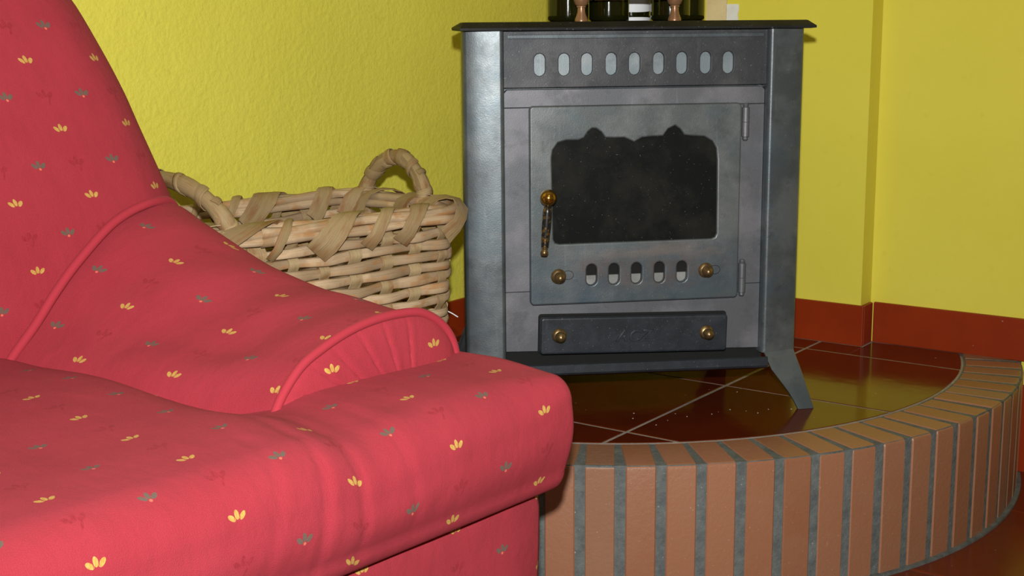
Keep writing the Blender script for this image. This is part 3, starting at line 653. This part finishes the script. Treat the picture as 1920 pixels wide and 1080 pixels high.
for k in range(NS):
    s0 = k/NS; n = 73; rows, uvs = [], []; hw = random.choice([0.0085, 0.010, 0.0125, 0.016]) if k < 6 else 0.0095; lean = random.uniform(-0.004, 0.004)
    for i in range(n):
        z = 0.004 + (BH-0.016)*i/(n-1); ph = (z-0.014)/0.0212; off = -0.0058*cos(pi*(k + ph)); f = (i/(n-1)-0.5)*lean
        ring = []
        for a, t_ in ((-1, 1), (1, 1), (1, -1), (-1, -1)):
            p, nn = bpt(s0 + (a*hw + f*2)/PER, z, off + t_*0.0011); ring.append(tuple(p))
        rows.append(ring); uvs.append([(z + k*1.7, a*0.02 + k*0.31) for a in (0, 1, 1, 0)])
    o = grid_obj('stake', rows, uvs, MAT['stake'], basket, closed_u=True, caps=True, smooth=40); set_tone(o, [random.random()]*len(o.data.vertices))
bm = box_bm(-BL*0.43, BL*0.43, -BW*0.43, BW*0.43, 0.002, 0.010, 0.002, 1); bo = from_bm('woven_base', bm, MAT['stake'], basket)
# rim: two bundled rods and slanting palm ribbons lashed over them
for off, z0, r in ((0.0125, 0.399, 0.0085), (0.0105, 0.4135, 0.009), (-0.0115, 0.401, 0.0085), (-0.0095, 0.415, 0.0085)):
    n = 160; rows, uvs = [], []; ks = random.random()*9; tones = []
    for i in range(n+1):
        s_ = i/n; p, nn = bpt(s_, z0 + 0.0016*sin(s_*40+ks), off); q = int(s_*17+ks); rr_ = r*(0.92+0.12*sin(s_*63+ks))
        rows.append([tuple(p + nn*(rr_*cos(2*pi*a/8)) + Vector((0, 0, rr_*1.1*sin(2*pi*a/8)))) for a in range(8)])
        uvs.append([(s_*PER+ks, a*0.005+ks) for a in range(8)]); tones += [((q*0.618) % 1.0)]*8
    o = grid_obj('rim_rod', rows, uvs, MAT['straw'], basket, closed_u=True, smooth=180); set_tone(o, tones)
def ribbon(name, path, width, th, mat, parent, us=0.0, tone=None):
    """path: list of (point, normal); flat band with thickness"""
    rows, uvs = [], []; n = len(path)
    for i, (p, nn) in enumerate(path):
        t_ = (path[min(i+1, n-1)][0] - path[max(i-1, 0)][0]).normalized(); b_ = t_.cross(nn).normalized(); wq = width*(0.9+0.16*sin(i*0.9+us))
        rows.append([tuple(p + b_*(a*wq/2) + nn*(c_*th)) for a, c_ in ((-1, 0.0), (-0.35, 1.0), (0.35, 1.15), (1, 0.1), (1, -0.6), (-1, -0.6))])
        uvs.append([(i*width*0.25+us, a*width/2+us) for a in (-1, -0.35, 0.35, 1, 1, -1)])
    o = grid_obj(name, rows, uvs, mat, parent, closed_u=True, caps=True, smooth=70); set_tone(o, [random.random() if tone is None else tone]*len(o.data.vertices)); return o
NRB = 17
for k in range(NRB):
    sa = (k+0.2+random.uniform(-0.12, 0.12))/NRB; ln = random.uniform(0.075, 0.15)/PER; path = []
    for off, z, nr in ((0.0120, 0.368, 1.0), (0.0235, 0.386, 1.0), (0.0240, 0.405, 0.9), (0.0205, 0.4195, 0.6), (0.010, 0.4285, 0.15), (-0.004, 0.4295, -0.1), (-0.016, 0.4225, -0.5), (-0.0225, 0.408, -1.0), (-0.0225, 0.388, -1.0), (-0.021, 0.374, -1.0)):
        f = len(path)/9; p, nn = bpt(sa + ln*(1.25*f), z, off); up = sqrt(max(0, 1-nr*nr)); path.append((p, (nn*nr + Vector((0, 0, up))).normalized()))
    ribbon('rim_ribbon', path, random.choice([0.016, 0.028, 0.036, 0.046]), 0.0016, MAT['ribbon'], basket, k*0.9)
# handles
def handle(P_):
    c_ = catmull(P_, 40); bm = tube_bm(c_, [0.0145+0.0012*sin(i*0.8) for i in range(40)], 12)
    bmesh.ops.recalc_face_normals(bm, faces=bm.faces); rows = []
    me = bpy.data.meshes.new('handle'); ul = bm.loops.layers.uv.new('UVMap'); bm.verts.index_update()
    for f in bm.faces:
        for l in f.loops: i = l.vert.index; l[ul].uv = ((i//12)*0.008, (i % 12)*0.008)
    bm.to_mesh(me); bm.free(); o = link('handle', me, MAT['ribbon'], basket, 180); set_tone(o, [0.5]*len(me.vertices))
    V_ = [Vector(q) for q in c_]
    for j, i0 in enumerate((2, 7, 12, 17, 22, 27, 32, 36)):       # spiral lashings round the handle
        path = []; turns = 1.15; i1 = min(i0+3, 39)
        for q in range(15):
            f = q/14; x_ = i0 + (i1-i0)*f; i = min(int(x_), 38); p = V_[i].lerp(V_[i+1], x_-i); tg = (V_[i+1]-V_[i]).normalized()
            a = tg.cross(Vector((0.2, 0.1, 1))).normalized(); b_ = tg.cross(a); th = 2*pi*turns*f + j*1.9; nn = (a*cos(th) + b_*sin(th)); path.append((p + nn*0.0160, nn))
        ribbon('handle_wrap', path, random.choice([0.014, 0.018, 0.024]), 0.0014, MAT['ribbon'], o, j*1.3)
hx = BL/2
handle([(-hx+0.034, -BW/2+0.020, 0.36), (-hx+0.024, -BW/2+0.018, 0.405), (-hx+0.008, -BW/2+0.036, 0.450), (-hx-0.006, -0.075, 0.484), (-hx-0.012, 0.015, 0.494), (-hx-0.012, 0.085, 0.480), (-hx-0.010, BW/2-0.05, 0.44), (-hx-0.004, BW/2-0.055, 0.36)])
handle([(hx-0.004, -0.060, 0.37), (hx+0.002, -0.058, 0.412), (hx+0.004, -0.040, 0.455), (hx+0.006, 0.000, 0.487), (hx+0.006, 0.045, 0.494), (hx+0.004, 0.095, 0.470), (hx, 0.132, 0.425), (hx-0.004, 0.140, 0.37)])
wp = [bpt(0.308, 0.213, 0.006)[0] + Vector(q) for q in ((-0.004, 0.003, 0.001), (0.006, -0.009, -0.0005), (0.015, -0.022, -0.006), (0.023, -0.034, -0.014))]
o = from_bm('loose_strand', tube_bm(catmull([tuple(p) for p in wp], 14), 0.0012, 6), MAT['label_paper'], basket, 180)

# ------------------------------------------------------------------ red sofa
SA = radians(-40.5); Fv = Vector((cos(SA), sin(SA), 0)); Wv = Vector((-sin(SA), cos(SA), 0))
WC = 0.69                                  # mirror line of the sofa
sofa = tag(empty('armchair', Fv*(-1.5) + Wv*WC + Vector((0, 0, FL))), 'red flower-patterned upholstered armchair with a rolled arm and deep seat cushion in the foreground', 'armchair')
SB = Fv*(-1.5) + Wv*WC + Vector((0, 0, FL))
def FWZ(F, W_, z): return tuple(Fv*F + Wv*W_ + Vector((0, 0, z)) - SB)
MAT['fab_seat'] = fabric_mat('red_fabric_seat', 0.832, 0.018, -1.0)
MAT['fab_arm'] = fabric_mat('red_fabric_arm', 0.03, 0.0, 1.0)
MAT['fab_back'] = fabric_mat('red_fabric_back', -0.012, 0.03, 1.0, True, 0.124)
MAT['fab_base'] = fabric_mat('red_fabric_base', 0.05, 0.02, 1.0)
MAT['welt'] = fabric_mat('red_piping', motif=False)
def sm(a, b, x): t_ = min(1, max(0, (x-a)/(b-a))); return t_*t_*(3-2*t_)
# seat cushion (T-shaped front that wraps round the arm fronts)
def seat_ring(W_):
    e = abs(W_-WC)                          # distance from the mirror line
    FB, FF, ZB = -1.80 + 0.45*sm(0.36, 0.46, e), -1.078, 0.128
    ear = sm(0.34, 0.46, e)
    def ztop(F):
        z = 0.303 - 0.004*ear
        z -= 0.034*exp(-((e-0.335)/0.055)**2)*sm(-1.20, -1.34, F)
        z -= 0.012*exp(-((e-0.345)/0.05)**2)*sm(-1.32, -1.20, F)
        z += 0.010*exp(-((F+1.5)/0.2)**2)*(1-ear) - 0.006*sm(-1.22, -1.10, F)
        z += 0.0035*sin(W_*17+F*9)*sin(F*13-W_*5)
        return z
    def wr(F, z):                           # pulled folds over the front roll beside the ear
        k = 0
        for wi, am, sl in ((0.900, 0.0016, 0.30), (0.962, 0.0034, 0.15), (1.012, 0.0026, 0.02), (1.085, 0.0016, -0.10)):
            ww = W_ - (wi + sl*(z-0.28) + 0.35*(F+1.15)*(-0.25)); k -= am*exp(-(ww/0.0055)**2) - am*0.4*exp(-((ww-0.016)/0.010)**2)
        return k*sm(-1.30, -1.16, F)*sm(0.12, 0.19, z)
    P_ = []; nt_, nf = 40, 26
    R = 0.066 - 0.034*sm(0.58, 0.70, e)
    for i in range(nt_):
        F = FB + (FF-R-FB)*i/(nt_-1); P_.append((F, ztop(F)))
    zt = P_[-1][1]
    for i in range(1, 13):
        a = pi/2*i/12; P_.append((FF-R+R*sin(a), zt-R+R*cos(a)))
    R_b = 0.032
    for i in range(1, 10):
        z = zt-R + (ZB+R_b-(zt-R))*i/9; P_.append((FF + 0.008*sin(pi*i/9) - 0.012*(i/9), z))
    f0 = P_[-1][0]
    for i in range(1, 8):
        a = pi/2*i/7; P_.append((f0-R_b+R_b*cos(a), ZB+R_b-R_b*sin(a)))
    P_.append((-1.3, ZB)); P_.append((FB, ZB)); out = []
    for i, (F, z) in enumerate(P_):
        k = wr(F, z) if i < len(P_)-2 else 0
        if i < nt_: out.append((F, z+k))
        else: out.append((F+k, z+k*0.4))
    return out
rows, uvs = [], []; WR = 1.378; WL = 2*WC-WR
ws = [WL + (WR-WL)*i/200 for i in range(201)]
ends = [(0.985, 0.000), (0.993, -0.006), (1.0, -0.018)]
for W_ in [WL-0.012, WL-0.010, WL-0.006] + ws + [WR+0.006, WR+0.010, WR+0.012]:
    ex = max(0, W_-WR, WL-W_); ins = 0.012 - sqrt(max(0, 0.012**2 - ex**2)); r_ = seat_ring(min(max(W_, WL), WR)); row, uvr = [], []; arc_ = 0; pf = None
    ia = 39
    acc = [0]
    for a, b_ in zip(r_, r_[1:]): acc.append(acc[-1] + math.dist(a, b_))
    base = acc[20]; f20 = r_[20][0]
    for i, (F, z) in enumerate(r_):
        cz, cf = 0.215, -1.45
        z2 = z - ins*(1 if z > cz else -1); F2 = F - ins*(1 if F > -1.2 else 0)
        row.append(FWZ(F2, W_, z2)); uvr.append((W_, f20 + acc[i]-base + 1.28))
    rows.append(row); uvs.append(uvr)
grid_obj('seat_cushion', rows, uvs, MAT['fab_seat'], sofa, closed_u=True, caps=True, smooth=60)
# arms
AFp = [(1.020, 0.215), (1.036, 0.262), (1.058, 0.2987), (1.0894, 0.3296), (1.1254, 0.3467), (1.1716, 0.3612), (1.219, 0.3684), (1.268, 0.3687), (1.309, 0.3619), (1.348, 0.338), (1.370, 0.304), (1.374, 0.262), (1.360, 0.205), (1.345, 0.10), (1.345, -0.05), (1.345, -0.21)]
ABp = [(0.930, 0.215), (0.940, 0.262), (0.960, 0.300), (0.994, 0.338), (1.030, 0.380), (1.070, 0.419), (1.132, 0.464), (1.195, 0.485), (1.246, 0.484), (1.285, 0.460), (1.305, 0.41), (1.310, 0.34), (1.305, 0.25), (1.300, 0.10), (1.300, -0.05), (1.300, -0.21)]
NA = 72; AFs, ABs = catmull(AFp, NA), catmull(ABp, NA)
for mir in (1, -1):
    rows, uvs = [], []; nf = 60
    for i in range(nf+1):
        f = i/nf; F = -1.96 + (-1.28+1.96)*f; g = min(1, max(0, (F+1.75)/0.47)); row, uvr = [], []; d = 0; pv = None
        for j, (a, b_) in enumerate(zip(AFs, ABs)):
            W_ = b_[0] + (a[0]-b_[0])*g; z = b_[1] + (a[1]-b_[1])*g - 0.030*sin(pi*g)*sm(0.12, 0.28, j/NA)*(1-sm(0.6, 0.75, j/NA))
            jj = j/NA
            if 0.1 < jj < 0.6:                # slack folds along the arm
                k = sin(pi*(jj-0.1)/0.5); z += k*(0.0040*sin(F*21 + j*0.16) + 0.0022*sin(F*47 - j*0.22)); 
            if pv is not None: d += math.dist(pv, (W_, z))
            pv = (W_, z); row.append(FWZ(F, W_ if mir > 0 else 2*WC-W_, z)); uvr.append((F, d))
        rows.append(row); uvs.append(uvr)
    arm = grid_obj('arm', rows, uvs, MAT['fab_arm'], sofa, smooth=60)
    # gathered front panel, pleats fanning in from the welt
    rows, uvs = [], []; nr = 26; cw, cz = 1.275, 0.205; pl = [0.14, 0.24, 0.34, 0.44, 0.54, 0.64, 0.74]
    fine_ = catmull(AFp, 220)
    for i in range(nr+1):
        f = i/nr; row, uvr = [], []
        for j, (a0_, a1_) in enumerate(fine_):
            s_ = j/219; W_ = a0_ + (cw-a0_)*f*0.97; z = a1_ + ((cz if a1_ > -0.1 else a1_) - a1_)*f*0.97 if a1_ > 0.1 else a1_
            F = -1.281 + 0.020*sqrt(max(0, sin(pi*min(f, 0.5)))) - 0.0
            sp = s_*1.55 + 0.05*f
            for p in pl: F -= 0.0026*exp(-((sp-p)/0.0042)**2)*min(1, f*8)*(1-f*0.6) - 0.0010*exp(-((sp-p-0.022)/0.018)**2)*min(1, f*8)
            row.append(FWZ(F, W_ if mir > 0 else 2*WC-W_, z)); uvr.append((W_*0.9+0.02, z))
        rows.append(row); uvs.append(uvr)
    grid_obj('arm_front', rows, uvs, MAT['fab_base'], arm, smooth=60)
    wl = [FWZ(-1.277, (a if mir > 0 else 2*WC-a), z + 0.001) for a, z in catmull(AFp[1:12], 80)]
    o = from_bm('piping', tube_bm(wl, 0.0062, 10), MAT['welt'], arm, 180)
# back
ED = [(0.20, 1.330), (0.30, 1.325), (0.40, 1.320), (0.478, 1.306), (0.54, 1.284), (0.598, 1.263), (0.646, 1.247), (0.694, 1.226), (0.7515, 1.197), (0.785, 1.178), (0.83, 1.142), (0.87, 1.095), (0.905, 1.02)]
def edge(z):
    for (z0, e0), (z1, e1) in zip(ED, ED[1:]):
        if z <= z1: return e0 + (e1-e0)*(z-z0)/(z1-z0)
    return ED[-1][1]
rows, uvs = [], []; nz = 70
for i in range(nz+1):
    z = -0.21 + (0.905+0.21)*i/nz; zc = min(max(z, 0.2), 0.905); e = (edge(max(zc-0.012, 0.2))+edge(min(zc+0.012, 0.905))+edge(zc))/3; tl = sm(0.78, 0.92, z)
    F0 = -1.735 - 0.06*sm(0.3, 0.9, z) - 0.10*tl*tl; row, uvr = [], []; Rr_ = 0.125
    half = e - WC; pts = []
    for k in range(25):                               # front face from the mirror line to the rounding
        W_ = WC + (half-Rr_)*k/24; pts.append((F0 + 0.030*(cos((W_-WC)/half*pi/2))*sm(0.25, 0.5, z)*(1-tl), W_))
    f1 = pts[-1][0]
    for k in range(1, 13):
        a = pi/2*k/12; pts.append((f1 - Rr_ + Rr_*cos(a), e-Rr_+Rr_*sin(a)))
    pts.append((-1.93, e-0.002)); pts.append((-1.965, e-0.03)); pts.append((-1.965, WC))
    pts_l = [(F, 2*WC-W_) for F, W_ in pts[::-1]][1:]; d = 0; full = pts_l[:-1] + pts
    acc = [0]
    for a, b_ in zip(full, full[1:]): acc.append(acc[-1]+math.dist(a, b_))
    ref = acc[len(pts_l)-1 + 36]
    for q, (F, W_) in enumerate(full): row.append(FWZ(F, W_, z)); uvr.append((acc[q]-ref, z*1.04))
    rows.append(row); uvs.append(uvr)
grid_obj('backrest', rows, uvs, MAT['fab_back'], sofa, closed_u=False, caps=True, smooth=60)
# piping where the back meets the arm
def back_front(W_, z):
    e = edge(max(z, 0.2)); half = e-WC; tl = sm(0.78, 0.92, z); F0 = -1.735 - 0.06*sm(0.3, 0.9, z) - 0.10*tl*tl; r_ = 0.125
    x = min(W_, e-r_); f = F0 + 0.030*cos((x-WC)/half*pi/2)*sm(0.25, 0.5, z)*(1-tl)
    if W_ > e-r_: f -= r_ - sqrt(max(0, r_*r_ - (W_-e+r_)**2))
    return f
bp = [(0.935, 0.262), (0.957, 0.297), (0.994, 0.338), (1.030, 0.382), (1.070, 0.421), (1.132, 0.466), (1.195, 0.487), (1.246, 0.486), (1.272, 0.472)]
for mir in (1, -1):
    o = from_bm('back_piping', tube_bm([FWZ(back_front(a, z) + 0.0035, a if mir > 0 else 2*WC-a, z) for a, z in catmull(bp, 60)], 0.0068, 10), MAT['welt'], sofa, 180)
# base
bw = 1.390
rows, uvs = [], []
for i, z in enumerate([-0.205, -0.15, -0.05, 0.05, 0.105, 0.128]):
    o_ = 0.004*sin(i*1.3); q = [(-1.93, 2*WC-1.30), (-1.29, 2*WC-1.36), (-1.262, 2*WC-bw), (-1.16-o_, 2*WC-bw), (-1.132-o_, 2*WC-bw+0.015)] + [(-1.125-o_+0.003*sin(k*1.7), 2*WC-bw+0.03 + (2*bw-2*WC-0.06)*k/20) for k in range(21)] + [(-1.132-o_, bw-0.015), (-1.16-o_, bw), (-1.262, bw), (-1.29, 1.36), (-1.93, 1.30)]
    rows.append([FWZ(F, W_, z) for F, W_ in q]); uvs.append([(W_, z) for F, W_ in q])
grid_obj('base', rows, uvs, MAT['fab_base'], sofa, closed_u=True, caps=True, smooth=50)
MAT['foot'] = simple('dark_wood_foot', c4(0.05, 0.025, 0.012), 0.4)
for F in (-1.20, -1.88):
    for W_ in (bw-0.09, 2*WC-bw+0.09):
        p = FWZ(F, W_, FL); bm = lathe_bm([(0.020, 0), (0.024, 0.006), (0.030, 0.040), (0.030, 0.052)], 16); bmesh.ops.transform(bm, matrix=Matrix.Translation(p), verts=bm.verts); from_bm('foot', bm, MAT['foot'], sofa, 40)

# ------------------------------------------------------------------ everything was laid out from the hearth top: lift it so the floor is at zero
for o in list(C.objects):
    if o.parent is None and o.type not in ('CAMERA', 'LIGHT'): o.location.z += HEARTH
